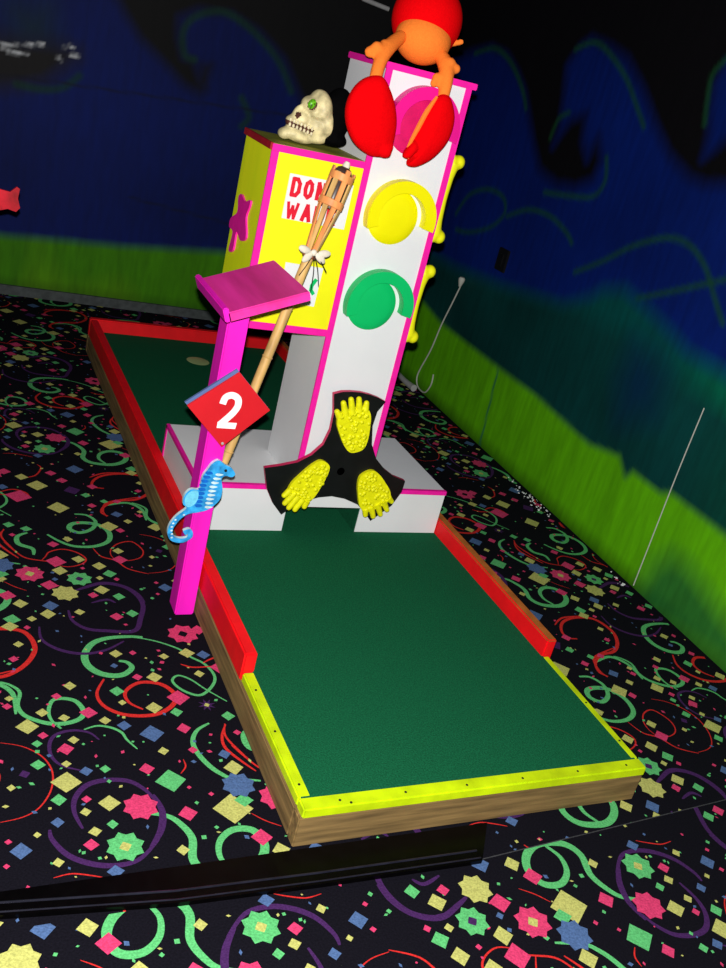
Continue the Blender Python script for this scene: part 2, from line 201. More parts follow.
# ---------------------------------------------------------------- carpet floor
L1 = Vector((.989, -.018)); L2 = Vector((.516, .9925)); QQ = Vector((-.497, -.126))
def seam(x): return -.06 if x < -.63 else -.1 if x < .443 else -.115+.0765*(x-.443)
def clip(poly, keep):
    """Sutherland-Hodgman against a signed function"""
    out = []
    for i in range(len(poly)):
        a, b = poly[i-1], poly[i]; da, db = keep(a), keep(b)
        if da >= 0 and db >= 0: out.append(b)
        elif da >= 0 or db >= 0:
            c = a.lerp(b, da/(da-db)); out.append(c)
            if db >= 0: out.append(b)
    return out
def carpet():
    X0, X1, Y0, Y1 = -3.2, 1.88, -1.7, 4.2
    f = MB(); z0 = -HZ
    nx, ny = 20, 20
    f.add([(X0+(X1-X0)*i/nx, Y0+(Y1-Y0)*j/ny, z0) for j in range(ny+1) for i in range(nx+1)],
          [[j*(nx+1)+i, j*(nx+1)+i+1, (j+1)*(nx+1)+i+1, (j+1)*(nx+1)+i] for j in range(ny) for i in range(nx)], 0)
    ci = {'P': 1, 'G': 2, 'Y': 3, 'B': 4, 'R': 5, 'V': 6, 'K': 0}
    polys = []                                  # (colour, height above the pile, points)
    def star(c, r, n, ca, rin=.72, rot=.2):
        return [Vector((c[0]+(r if k % 2 == 0 else r*rin)*math.cos(rot+math.pi*k/n), c[1]+(r if k % 2 == 0 else r*rin)*math.sin(rot+math.pi*k/n))) for k in range(2*n)]
    for k, (cl, w, pts) in enumerate(CV):
        P = catmull([Vector(p) for p in pts], n=6); K = len(P); lay = (0 if cl == 'V' else 1.6e-4)+k*1.2e-5
        for i in range(K-1):
            q = []
            for p, idx, sg in ((P[i], i, 1), (P[i+1], i+1, 1), (P[i+1], i+1, -1), (P[i], i, -1)):
                t = (P[min(idx+1, K-1)]-P[max(idx-1, 0)]).normalized(); u = idx/(K-1)
                ww = w*(.9 if cl == 'V' else .72)*(.45+.75*math.sin(math.pi*min(1, max(0, u)))**.8)
                q.append(p+Vector((-t.y, t.x))*ww*sg)
            polys.append((ci[cl], lay+(i % 5)*2e-6, q))
    for k_, (cl, x, y, r) in enumerate(SQ):
        c = (x, y); h4 = 7.5e-4+k_*3e-6; h5 = 1.2e-3+k_*4e-6
        if cl.isupper() and cl != 'V':
            a0 = math.radians(85)+random.uniform(-.12, .12); e = [r*random.uniform(.92, 1.05) for _ in range(4)]
            polys.append((ci[cl], h4, [Vector((x+e[k]*math.cos(a0+k*math.pi/2), y+e[k]*math.sin(a0+k*math.pi/2))) for k in range(4)]))
        elif cl == 'V': polys.append((6, h4, star(c, r, 4, 0)))
        else:
            base, inner = {'p': (1, None), 'g': (2, 3), 'b': (4, None), 'y': (3, None), 'q': (1, 3), 'h': (2, 6), 'k': (1, 0), 'v': (6, 3)}[cl]
            S = star(c, r, 8, 0, .78 if cl != 'v' else .4); 
            for k in range(len(S)): polys.append((base, h5, [Vector(c), S[k-1], S[k]]))
            if inner is not None: polys.append((inner, h5+2e-6, star(c, r*.33, 4, 0, .75)))
    rnd = random.Random(3)
    for k in range(190):                        # confetti flecks woven between the motifs
        p = Vector((0, 0))+L1*rnd.random()+L2*rnd.random(); r = rnd.uniform(.003, .0085); a = rnd.uniform(0, 6); e = rnd.uniform(.4, 1)
        polys.append((rnd.choice([1, 1, 2, 2, 3, 4]), 6e-4+k*7e-7, [p+Vector((math.cos(a+b)*r*(e if j % 2 else 1), math.sin(a+b)*r*(e if j % 2 else 1))) for j, b in enumerate((0, 1.57, 3.14, 4.71))]))
    for side in (0, 1):
        for i in range(-7, 7):
            for j in range(-4, 6):
                T = L1*i+L2*j
                for cl, lay, P in polys:
                    q = [(p+T) if side == 0 else (QQ-p-T) for p in P]
                    cx = sum(p.x for p in q)/len(q); cy = sum(p.y for p in q)/len(q)
                    if not (X0+.1 < cx < wallx(cy)-.02 and Y0+.1 < cy < wally(cx)-.02): continue
                    if .05 < cx < .95 and .05 < cy < 3.2: continue       # under the course
                    d = cy-seam(cx)
                    if side == 0 and d < -.15 or side == 1 and d > .15: continue
                    q = [p for p in q]
                    if abs(d) < .15: q = clip(q, (lambda p: p.y-seam(p.x)) if side == 0 else (lambda p: seam(p.x)-p.y))
                    if len(q) < 3: continue
                    ar = sum(q[k-1].x*q[k].y-q[k].x*q[k-1].y for k in range(len(q)))
                    if ar < 0: q = q[::-1]
                    zz = z0+.0004+lay
                    f.add([(p.x, p.y, zz) for p in q], [list(range(len(q)))], cl)
    # the glued joint between the two carpet lengths
    f.add([(.443, seam(.443)-.0015, z0+.0019), (1.8, seam(1.8)-.0015, z0+.0019), (1.8, seam(1.8)+.0015, z0+.0019), (.443, seam(.443)+.0015, z0+.0019)], [[0, 1, 2, 3]], 7)
    def cm(n, c): return mat('carpet_'+n, c, .95, .25, 220, .05, bump=.4)
    ms = [cm('black', (.0055, .005, .0085)), cm('pink', (.62, .045, .14)), cm('green', (.1, .45, .15)), cm('yellow', (.46, .46, .13)),
          cm('blue', (.07, .13, .28)), cm('red', (.6, .025, .022)), cm('violet', (.055, .017, .09)), cm('joint', (.05, .05, .055))]
    o = f.build('floor', ms, smooth=False); tag(o, None, None, None, 'structure')
carpet()

# ---------------------------------------------------------------- painted walls
def sd_poly(P, poly):
    poly = np.array(poly, float); d = np.full(len(P), 1e9); ins = np.zeros(len(P), bool); n = len(poly)
    for i in range(n):
        a, b = poly[i-1], poly[i]; e = b-a; w = P-a
        t = np.clip((w@e)/max(e@e, 1e-12), 0, 1); d = np.minimum(d, np.linalg.norm(w-t[:, None]*e, axis=1))
        c = ((a[1] > P[:, 1]) != (b[1] > P[:, 1]))
        with np.errstate(divide='ignore', invalid='ignore'):
            xx = (b[0]-a[0])*(P[:, 1]-a[1])/(b[1]-a[1]+1e-15)+a[0]
        ins ^= c & (P[:, 0] < xx)
    return np.where(ins, d, -d)
def d_line(P, pts):
    d = np.full(len(P), 1e9); Q = [np.array(q) for q in catmull([Vector(p) for p in pts], n=4)]
    for a, b in zip(Q, Q[1:]):
        e = b-a; w = P-a; t = np.clip((w@e)/max(e@e, 1e-12), 0, 1); d = np.minimum(d, np.linalg.norm(w-t[:, None]*e, axis=1))
    return d
def sm(x, w): return np.clip(x/w*.5+.5, 0, 1)[:, None]
def mix(c, new, a): return c*(1-a)+np.array(new)*a
def nz(P, sx, sy, seed=0): return np.array([mnoise.noise(Vector((p[0]*sx+seed, p[1]*sy, seed*1.7))) for p in P])
def mural_mat(name):
    m = bpy.data.materials.new(name); m.use_nodes = True; N = m.node_tree.nodes; L = m.node_tree.links; b = N['Principled BSDF']
    b.inputs['Roughness'].default_value = .65; b.inputs['Specular IOR Level'].default_value = .15
    at = N.new('ShaderNodeAttribute'); at.attribute_name = 'paint'
    tc = N.new('ShaderNodeTexCoord'); mp = N.new('ShaderNodeMapping'); mp.inputs['Scale'].default_value = (9, 9, 1.6); L.new(tc.outputs['Object'], mp.inputs['Vector'])
    n = N.new('ShaderNodeTexNoise'); n.inputs['Scale'].default_value = 4; n.inputs['Detail'].default_value = 6; L.new(mp.outputs['Vector'], n.inputs['Vector'])
    r = N.new('ShaderNodeMapRange'); r.inputs['From Min'].default_value = .3; r.inputs['From Max'].default_value = .7; r.inputs['To Min'].default_value = .85; r.inputs['To Max'].default_value = 1.12
    L.new(n.outputs['Fac'], r.inputs['Value'])
    mx = N.new('ShaderNodeVectorMath'); mx.operation = 'SCALE'; L.new(at.outputs['Color'], mx.inputs[0]); L.new(r.outputs['Result'], mx.inputs['Scale']); L.new(mx.outputs['Vector'], b.inputs['Base Color'])
    return m
ZT = 2.7
def wall(name, u0, u1, to3, paint, back, label):
    st = .0135; nu = int((u1-u0)/st); nv = int((ZT+HZ)/st)
    us = np.linspace(u0, u1, nu+1); vs = np.linspace(-HZ, ZT, nv+1)
    P = np.array([(u, v) for v in vs for u in us]); C = paint(P)
    w = MB(); w.v = [Vector(to3(u, v)) for u, v in P]
    w.f = [[j*(nu+1)+i, j*(nu+1)+i+1, (j+1)*(nu+1)+i+1, (j+1)*(nu+1)+i] for j in range(nv) for i in range(nu)]; w.m = [0]*len(w.f)
    k = len(w.v); cs = [(u0, -HZ), (u1, -HZ), (u1, ZT), (u0, ZT)]
    w.add([Vector(to3(*c)) for c in cs]+[Vector(to3(*c))+back for c in cs], [[4, 5, 6, 7], [0, 1, 5, 4], [1, 2, 6, 5], [2, 3, 7, 6], [3, 0, 4, 7]], 1)
    o = w.build(name, [mural_mat(name+'_mural'), BLACK], smooth=False)
    a = o.data.color_attributes.new('paint', 'FLOAT_COLOR', 'POINT')
    full = np.zeros((len(w.v), 4)); full[:, 3] = 1; full[:len(P), :3] = C; a.data.foreach_set('color', full.ravel())
    tag(o, label, None, None, 'structure'); return o
def paint_right(P):
    C = np.tile(np.array((.003, .0026, .0034)), (len(P), 1)); n = nz(P, 2.2, 2.2, 3)[:, None]
    blue = np.array((.001, .013, .15))*(1+.3*n)*np.clip(1.15-.28*(P[:, 1:]-.4), .5, 1.2)
    for poly, w in ((BLUE, .04), (WAVE, .035)): C = C*(1-sm(sd_poly(P, poly), w))+blue*sm(sd_poly(P, poly), w)
    for l in LINES: C = mix(C, (.008, .06, .02), .7*np.clip(1.3-d_line(P, l)/.016, 0, 1)[:, None])
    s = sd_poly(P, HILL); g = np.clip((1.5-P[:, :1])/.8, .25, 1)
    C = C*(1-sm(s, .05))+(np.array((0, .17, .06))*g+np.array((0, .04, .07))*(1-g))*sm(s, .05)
    teal = np.array((.001, .042, .04))*(1+.5*n); C = C*(1-sm(sd_poly(P, DHILL), .05))+teal*sm(sd_poly(P, DHILL), .05)
    C = mix(C, (.001, .02, .075), .75*sm(sd_poly(P, BLUEPATCH), .1))
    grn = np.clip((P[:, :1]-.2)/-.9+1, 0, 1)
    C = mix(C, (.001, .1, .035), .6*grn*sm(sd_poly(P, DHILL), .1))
    st = nz(P, 14, 2, 8)[:, None]
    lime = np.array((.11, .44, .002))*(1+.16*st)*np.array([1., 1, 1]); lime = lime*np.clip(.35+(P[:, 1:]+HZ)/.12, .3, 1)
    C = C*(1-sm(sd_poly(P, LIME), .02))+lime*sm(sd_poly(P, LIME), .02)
    C = mix(C, (.008, .11, .025), .85*sm(sd_poly(P, DARKPATCH), .07))  # soft dark green patch at the foot of the mural
    C = mix(C, (.004, .1, .08), .8*np.clip(1.4-d_line(P, SEAM)/.007, 0, 1)[:, None])
    return np.clip(C, 0, 1)
def paint_back(P):
    n = nz(P, 1.8, 1.8, 5)[:, None]; C = np.array((.0006, .0075, .1))*(1+.3*n)
    C = mix(C, (.0035, .0035, .004), sm(sd_poly(P, BBLACK), .04)); C = mix(C, (.005, .005, .006), sm(sd_poly(P, BSLOT), .03))
    C = mix(C, (.008, .03, .012), .8*sm(sd_poly(P, BGREENISH), .12)); C = mix(C, (.012, .011, .012), sm(sd_poly(P, BWHALE), .06))
    for l in BLINES: C = mix(C, (.005, .04, .018), .7*np.clip(1.3-d_line(P, l)/.022, 0, 1)[:, None])
    fl = nz(P, 40, 40, 2)[:, None]
    for l in BWHITE: C = mix(C, (.6, .62, .65), np.clip(1.2-d_line(P, l)/.012, 0, 1)[:, None]*np.clip(.5+fl*1.6, 0, 1))
    st = nz(P, 12, 1.5, 4)[:, None]; b = nz(P, 2.5, 1, 9)[:, None]
    g = np.array((.05, .22, .001))*(1+.2*st)+np.array((.09, .09, 0))*np.clip(b*2, 0, 1)
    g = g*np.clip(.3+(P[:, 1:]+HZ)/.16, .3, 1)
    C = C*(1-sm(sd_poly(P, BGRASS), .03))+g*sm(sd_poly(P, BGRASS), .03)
    for x0, z0, x1, z1 in ((-.6, 1.0, 1.1, 1.12), (.28, .52, .85, .47)):       # board joints
        C = mix(C, (.004, .006, .02), .6*np.clip(1.3-d_line(P, [(x0, z0), (x1, z1)])/.008, 0, 1)[:, None])
    return np.clip(C, 0, 1)
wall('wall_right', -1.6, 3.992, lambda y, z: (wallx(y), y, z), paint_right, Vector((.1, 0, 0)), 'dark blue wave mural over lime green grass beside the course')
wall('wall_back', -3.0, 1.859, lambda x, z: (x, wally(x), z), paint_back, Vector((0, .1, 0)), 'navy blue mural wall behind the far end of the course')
b = MB(); b.add([(-3, wally(-3)-.018, -HZ), (1.855, wally(1.855)-.018, -HZ), (1.855, wally(1.855), -HZ), (-3, wally(-3), -HZ),
                 (-3, wally(-3)-.018, -.06), (1.855, wally(1.855)-.018, -.06), (1.855, wally(1.855), -.06), (-3, wally(-3), -.06)],
                [[0, 1, 5, 4], [4, 5, 6, 7], [1, 2, 6, 5], [3, 0, 4, 7]], 0)
tag(b.build('baseboard_back', SKIRT, smooth=False), 'dull grey skirting along the foot of the navy wall', None, None, 'structure')

# ---------------------------------------------------------------- the putting platform
LEN, T, W, WR, RH, YR = 3.2656, .0274, .0375, .0236, .06, .495
g = thing('mini_golf_hole', (.5, 1.6, -HZ), 'long green felt putting platform with wooden sides, red rails and lime yellow front edge', 'mini golf hole')
def brd(lo, hi, name, m): return MB().box(lo, hi, .003).build(name, m, g)
brd((0, 0, -HZ), (1, .036, -T), 'frame_board', WOOD); brd((0, LEN-.036, -HZ), (1, LEN, -T), 'frame_board', WOOD)
brd((0, .036, -HZ), (.036, LEN-.036, -T), 'frame_board', WOODY); brd((.964, .036, -HZ), (1, LEN-.036, -T), 'frame_board', WOODY)
MB().box((.012, .012, -T), (.99, LEN-.01, -.0015), 0).build('green_felt', FELT, g)
tag(MB().box((.005, -.002, -T), (1.001, W, .001), .004).build('edge_trim', TRIMYEL, g), 'lime yellow front edge trim')
MB().box((.005, W, -T), (W, YR, .0006), .004).build('edge_trim', TRIMYEL, g)
MB().box((1-WR, W, -T), (1.001, YR, .0006), .004).build('edge_trim', TRIMYEL, g)
def rail(lo, hi, mats, top=None):
    r = MB().box(lo, hi, .005)
    if top:
        for i, f in enumerate(r.f):
            p = [r.v[k] for k in f]; nrm = (p[1]-p[0]).cross(p[2]-p[0])
            if nrm.length and nrm.normalized().z > .6: r.m[i] = 1
    return r.build('rail', mats, g)
rail((.001, YR, -T), (W, LEN-W, RH), RED); rail((.001, LEN-W, -T), (1, LEN, RH), RED)
tag(rail((1-WR+.0008, YR, -T), (1.014, LEN-W, RH), [RED, BRN], True), 'red rail with a brown top face')
scr = [(.02, .077), (.099, .015), (.123, .004), (.27, .015), (.44, .014), (.605, .014), (.779, .015), (.942, .016), (.988, .107), (.988, .271), (.02, .26), (.019, .42)]
for x, y in scr:
    MB().lathe([(.0032, 0), (.0032, .0012), (.001, .0014)], (x, y, .0006)).build('screw', DARK, g)
cup = MB(); cup.lathe([(.052, 0), (.056, .002), (.05, .003)], (.48, 2.93, -.002)); cup.build('cup', CUPM, g)

# ---------------------------------------------------------------- traffic light obstacle
F, XT0, XT1, YT1, ZT0, ZTT, ZB, XB0, XB1, YB1 = 1.258, .3706, .6485, 1.543, .1729, 1.5232, .1729, .042, .974, 1.723
ob = thing('traffic_light_obstacle', (.51, 1.49, 0), 'tall white traffic light tower with yellow side box and black spinner on green felt', 'golf obstacle')
bs = MB(); bs.box((XB0, F, 0), (.366, YB1, .096), 0); bs.box((.645, F, 0), (XB1, YB1, .096), 0); bs.box((XB0, F, .096), (XB1, YB1, ZB), 0)
base = bs.build('base', WHITE, ob)
ln = MB(); ln.box((.366, F+.006, .0005), (.369, YB1-.004, .096), 0); ln.box((.642, F+.003, .0005), (.645, YB1-.004, .096), 0); ln.box((.369, F+.006, .0925), (.642, YB1-.004, .0958), 0)
tag(ln.build('tunnel_lining', LINING, base), 'dark green lining of the tunnel')
tr = MB(); e = .014
tr.box((XB0-.001, F-.004, ZB-e), (XB1+.002, F+.012, ZB+.002), .001); tr.box((XB0-.003, F, ZB-e), (XB0+.01, YB1, ZB+.002), .001); tr.box((XB0-.003, YB1-.014, .0), (XB0+.01, YB1+.002, ZB), .001)
tr.build('pink_trim', PINK, base)
tower = MB().box((XT0, F, ZB), (XT1, YT1, ZTT-.012), 0).build('tower', WHITE, ob)
tr = MB(); tr.box((XT0-.003, F-.004, ZB), (XT0+.017, F+.004, ZTT-.012), .001); tr.box((XT1-.017, F-.004, ZB), (XT1+.003, F+.004, ZTT-.012), .001)
tr.box((XT0-.008, F-.012, ZTT-.018), (XT1+.014, YT1+.004, ZTT), .002); tr.build('pink_trim', PINK, tower)
XL, Z0, Z1, YD = .0813, .7109, 1.2465, 1.517
bx = MB(); bx.box((XL, F, Z0), (XT0-.0005, YD, Z1-.006), 0)
for i, f in enumerate(bx.f):
    if all(abs(bx.v[k].x-XL) < 1e-4 for k in f): bx.m[i] = 1
box = bx.build('sign_box', [YEL, BOXSIDE], ob)
tr = MB(); q = .02
tr.box((XL-.002, F-.004, Z0), (XL+q, F+.004, Z1-.008), .001); tr.box((XL-.002, F-.0045, Z0-.004), (XT0-.003, F+.004, Z0+q-.002), .001)
tr.box((XL-.002, F-.005, Z1-.02), (XT0-.003, F+.003, Z1-.0005), .001); tr.build('pink_trim', PINK, box)
lid = MB().box((XL-.006, F+.002, Z1-.006), (XT0-.001, YD+.004, Z1), .001)
lid.box((XL-.008, F-.001, Z1-.018), (XL+.001, YD+.004, Z1+.001), .001, 1); tag(lid.build('lid', [mat('olive_lid', (.32, .33, .03), .6, .2, 12), DRED], box), 'olive lid with a dark red edge')
# signs on the box, letters drawn as strokes
GL = {'D': [[(0, 0), (0, 1), (.5, 1), (.8, .75), (.8, .25), (.5, 0), (0, 0)]], 'O': [[(.4, 0), (.1, .15), (0, .5), (.1, .85), (.4, 1), (.7, .85), (.8, .5), (.7, .15), (.4, 0)]],
      'N': [[(0, 0), (0, 1), (.75, 0), (.75, 1)]], "'": [[(.1, 1), (.05, .72)]], 'T': [[(.4, 0), (.4, 1)], [(0, 1), (.8, 1)]], 'W': [[(-.08, 1), (.2, 0), (.48, .8), (.76, 0), (1.04, 1)]],
      'A': [[(0, 0), (.4, 1), (.8, 0)], [(.15, .35), (.65, .35)]], 'L': [[(0, 1), (0, 0), (.7, 0)]], 'K': [[(0, 0), (0, 1)], [(.75, 1), (0, .45)], [(.25, .6), (.8, 0)]], '2': [[(.02, .74), (.1, .93), (.38, 1.0), (.68, .92), (.74, .7), (.6, .48), (.05, .02), (.8, .02)]]}
SN = [0]
def stroke(mb, pts, th, y0, y1, mi=0):
    SN[0] += 1; y0 -= .0002*(SN[0] % 5)
    P = [Vector(p) for p in pts]
    for i in range(len(P)-1):
        a, b_ = P[i], P[i+1]; t = (b_-a).normalized(); n_ = Vector((-t.y, t.x))*th/2
        e_ = t*th*.32; mb.prism([a-e_+n_, b_+e_+n_, b_+e_-n_, a-e_-n_], y0-.00005*i, y1, mi)
def word(mb, txt, x, z, h, w, adv, th, y0, y1):
    for n_, ch in enumerate(txt):
        for st in GL[ch]: stroke(mb, [(x+p[0]*w, z+p[1]*h) for p in st], th*(.75 if ch == 'W' else 1), y0, y1)
        x += adv*(.45 if ch == "'" else 1.2 if ch == 'W' else 1)
sp = MB().prism([(.146, 1.047), (.347, 1.043), (.347, 1.174), (.146, 1.175)], F-.003, F).build('sign_panel', NOTE, ob)
lt = MB(); word(lt, "DON'T", .161, 1.117, .045, .025, .0395, .0115, F-.0045, F-.003); word(lt, 'WALK', .16, 1.051, .043, .027, .0395, .0115, F-.0045, F-.003); lt.build('lettering', REDINK, sp)
sp = MB().prism([(.19, .803), (.305, .797), (.309, .919), (.186, .921)], F-.003, F).build('sign_panel', NOTE, ob)
lt = MB(); stroke(lt, [(.292, .88), (.283, .862), (.283, .848), (.292, .838)], .011, F-.0045, F-.003); lt.build('lettering', GRN, sp)
# pink spiky splat on the side of the box
ST = [(1.446, 1.063), (1.401, 1.051), (1.355, 1.065), (1.35, 1.048), (1.366, 1.011), (1.332, .959), (1.38, .938), (1.431, .952), (1.434, .895), (1.477, .883), (1.468, .942), (1.512, .948), (1.51, .976), (1.457, 1.006), (1.472, 1.048)]
fl_ = MB().prism([(p.x, p.y) for p in catmull([Vector(p) for p in ST], True, 4)], 0, .007)
fl_.v = [Vector((XL-.006+v.y, v.x, v.z)) for v in fl_.v]; fl_.f = [f[::-1] for f in fl_.f]
tag(fl_.build('flower_cutout', PINK, ob), 'hot pink flower cutout')
# three lamps with hoods
MAGL = mat('crimson_lens_paint', (.62, .008, .12), .4, .12, 20)
def lamp(zc, mname, m):
    xc, R, dp = .515, .115, .034
    l = MB().lathe([(.001, -.001), (.083, -.001), (.084, .004), (.078, .008), (.055, .0105), (.02, .012), (.001, .012)], (.495, F-.001, zc), Vector((0, -1, 0)), n=40); tag(l.build('lamp_lens', MAGL if m is MAG else m, ob), mname+' lamp lens')
    h = MB(); n = 36; a0 = math.radians(-11); a1 = math.radians(201); V = []
    for k in range(n+1):
        a = a0+(a1-a0)*k/n
        for rr, yy in ((R, F), (R, F-dp), (R-.036, F-dp), (R-.036, F)): V.append((xc+rr*math.cos(a), yy, zc+rr*math.sin(a)))
    fs = []
    for k in range(n):
        for j in range(4): fs.append([4*k+j, 4*(k+1)+j, 4*(k+1)+(j+1) % 4, 4*k+(j+1) % 4])
    fs += [[0, 1, 2, 3], [4*n+3, 4*n+2, 4*n+1, 4*n]]
    tag(h.add(V, fs).build('lamp_visor', m, ob, ang=50), mname+' lamp visor')
lamp(1.372, 'magenta', MAG); lamp(1.105, 'yellow', LYEL); lamp(.829, 'green', GRN)
# yellow bones on the far side
def bone(za, zb):
    m = MB(); x = XT1+.02; y = 1.29; ax = [(x, y, za), (x-.003, y, za+(zb-za)*.2), (x-.005, y, (za+zb)/2), (x-.003, y, zb-(zb-za)*.2), (x, y, zb)]
    m.tube(ax, [.024, .019, .018, .019, .026], n=16)
    for z, sg in ((za, -1), (zb, 1)):
        for dx in (-.004, .021): m.ell((x+dx, y, z+sg*.006), (.02, .022, .022), sub=3)
    m.build('bone', YEL, ob, remesh=.005)
bone(1.07, 1.29); bone(.735, .945)
# black spinner
BL = [(.424, .53), (.453, .54), (.483, .543), (.52, .543), (.553, .538), (.585, .53), (.615, .518), (.594, .481), (.590, .429), (.605, .361), (.635, .309), (.677, .271), (.72, .245), (.77, .229), (.769, .187), (.743, .13), (.676, .067), (.645, .1), (.609, .131), (.554, .152), (.504, .16), (.457, .154), (.413, .139), (.371, .115), (.335, .084), (.297, .126), (.266, .178), (.242, .255), (.297, .266), (.352, .281), (.396, .31), (.429, .35), (.442, .402), (.44, .461)]
bl = MB().prism(BL, F-.038, F-.022, 0, 1); blade = bl.build('spinner', [BLACK, mat('pink_spinner_edge', (.6, .02, .1), .5, .2)], ob, ang=20)
MB().lathe([(.014, -.022), (.014, .022)], (.515, F-.016, .255), Vector((0, -1, 0)), n=16).build('axle', GREY, ob)
def footprint(toe, heel, wd):
    toe = Vector(toe); heel = Vector(heel); d = toe-heel; Lh = d.length; u = d.normalized(); v = Vector((-u.y, u.x)); y = F-.04; m = MB()
    def at(a, b): p = heel+u*a*Lh+v*b*wd; return p
    out = [(0, -.18), (0, .18), (.15, .36), (.4, .47), (.62, .52), (.78, .42), (.82, .2), (.82, -.2), (.78, -.42), (.62, -.52), (.4, -.47), (.15, -.36)]
    m.prism([tuple(p) for p in catmull([at(*o) for o in out], True, 4)], y-.01, y+.002)
    for b_, l in ((-.4, .86), (-.2, .97), (.02, 1.0), (.24, .97), (.44, .84)):
        p = at(.74, b_*.95); q_ = at(l, b_*1.08); m.tube([(p.x, y-.005, p.y), (q_.x, y-.005, q_.y)], [.0125, .0095], n=10, smooth=False); m.ell((q_.x, y-.005, q_.y), (.0095,)*3, sub=2)
    rn = random.Random(int(toe.x*1000))
    for k in range(60):
        a = rn.uniform(.05, .8); hw = .17+.9*a if a < .35 else .47
        p = at(a, rn.uniform(-hw, hw)*.95); m.ell((p.x, y-.009, p.y), (.0085, .006, .0085), sub=1)
    m.build('foot_shape', FOOT, blade, ang=50)
footprint((.487, .52), (.55, .338), .115); footprint((.352, .116), (.447, .288), .1); footprint((.702, .097), (.607, .258), .115)

# ---------------------------------------------------------------- skull on the box
def K(zx, zy, dy=0):                          # a profile point of the skull
    u, v = 260+zx/7.26, 80+zy/7.26
    r, up, f = CAMB; d = f+r*(u-363)/FPX-up*(v-484)/FPX; k = (1.36-CAM.y)/d.y; p = CAM+d*k; return Vector((p.x, p.y+dy, p.z))
cy, sy, cp, spp = math.cos(YAW), math.sin(YAW), math.cos(PITCH), math.sin(PITCH)
fwd = Vector((sy*cp, cy*cp, spp)); rt = Vector((cy, -sy, 0)); upv = rt.cross(fwd)
rr_ = rt*math.cos(ROLL)+upv*math.sin(ROLL); uu_ = -rt*math.sin(ROLL)+upv*math.cos(ROLL); CAMB = (rr_, uu_, fwd)
sk = thing('skull_ornament', (.22, 1.36, Z1), 'bone coloured skull in a black hood with green eyes on the yellow box', 'skull')
px = .000415; m = MB()
def E(zx, zy, rx, rz, ry, dy=0, ang=0): m.ell(K(zx, zy, dy), (rx*px, ry*px, rz*px), R=Matrix.Rotation(math.radians(ang), 3, 'Y'))
E(435, 215, 85, 135, 140, 0, -12); E(455, 300, 80, 130, 140, 0, -10); E(400, 330, 110, 95, 125); E(365, 185, 62, 66, 112); E(300, 285, 75, 70, 90); E(240, 300, 55, 45, 70)
E(270, 400, 125, 48, 85, 0, 8); E(400, 410, 90, 50, 105); E(175, 385, 45, 40, 60);  E(270, 220, 22, 50, 26, 0, 30); E(390, 250, 60, 25, 140)
skl = m.build('skull', [BONE, BONED], sk, remesh=.0045)
me = skl.data; org = ROOT[sk.name]; me.materials.clear(); me.materials.append(BONE); me.materials.append(BONED)
marks = [(K(338, 160, -.043), .0135), (K(345, 165, .045), .02), (K(262, 250, -.02), .008)]
for p in me.polygons:
    w = Vector(p.center)+org-Vector((0, 0, HZ)); i = 0
    for c, r in marks:
        if (w-c).length < r*1.25: i = 1
    a, b_ = K(185, 300), K(350, 365); t = (w-a).dot(b_-a)/(b_-a).length_squared
    if -.1 < t < 1.0 and abs((w-a-(b_-a)*t).z) < .0075: i = 1
    p.material_index = i
for s_ in (-1,):
    MB().ell(K(345, 160, s_*.0395), (.0115, .008, .0145), R=Matrix.Rotation(.4, 3, 'Y'), sub=3).build('eye', GEM, sk)
hd = MB(); hd.ell(K(545, 265, .0), (.046, .06, .082), R=Matrix.Rotation(.12, 3, 'Y'), sub=4); hd.ell(K(515, 425, .0), (.048, .055, .022), sub=3)
tag(hd.build('hood', HOOD, sk, remesh=.006), 'black cloth hood')
th = MB()
for k in range(7):
    for row, dz in ((0, .0075), (1, -.006)):
        t = k/6; c = K(200+140*t, 296+62*t, -.02-.018*t)+Vector((0, -.005, dz)); th.ell(c, (.0042, .0042, .0062), sub=2)
th.build('teeth', TEETH, sk)

# ---------------------------------------------------------------- plush crab on the tower
def PX(u, v, y):
    r, up, f = CAMB; d = f+r*(u-363)/FPX-up*(v-484)/FPX; return CAM+d*((y-CAM.y)/d.y)
cr = thing('plush_crab', (.5, 1.36, ZTT), 'red and orange plush crab on top of the white tower, claws hanging down', 'plush toy')
bc = PX(427, 20, 1.36); R_ = .104
bc = Vector((bc.x, bc.y, max(bc.z, ZTT+.124))); bd = MB().ell(bc, (R_, R_*.95, R_*1.02), sub=5); body = bd.build('body', PLUSH, cr)
mz = MB().ell(bc+Vector((-.017, -.04, -.053)), (.084, .072, .069), sub=5); tag(mz.build('belly', PLUSHO, cr), 'orange belly')
def arm(pts, rad, lobes):
    a = MB(); a.tube([PX(*p) for p in pts], rad, n=14)
    for (u, v, y, r) in lobes: a.ell(PX(u, v, y), (r, r*.9, r), sub=3)
    a.build('arm', PLUSHO, cr, remesh=.005)
arm([(402, 36, 1.30), (388, 48, 1.25), (380, 62, 1.22), (375, 80, 1.20)], [.018, .022, .019, .018], [(370, 52, 1.24, .016), (377, 48, 1.24, .018), (385, 46, 1.25, .018)])
arm([(438, 52, 1.29), (446, 66, 1.24), (446, 82, 1.21), (443, 98, 1.20)], [.018, .024, .02, .016], [(456, 69, 1.225, .014), (437, 78, 1.22, .015), (434, 83, 1.215, .012), (450, 64, 1.23, .018)])
arm([(448, 44, 1.33), (456, 43, 1.31), (461, 42, 1.30)], [.01, .009, .008], [(461, 42, 1.30, .009)])
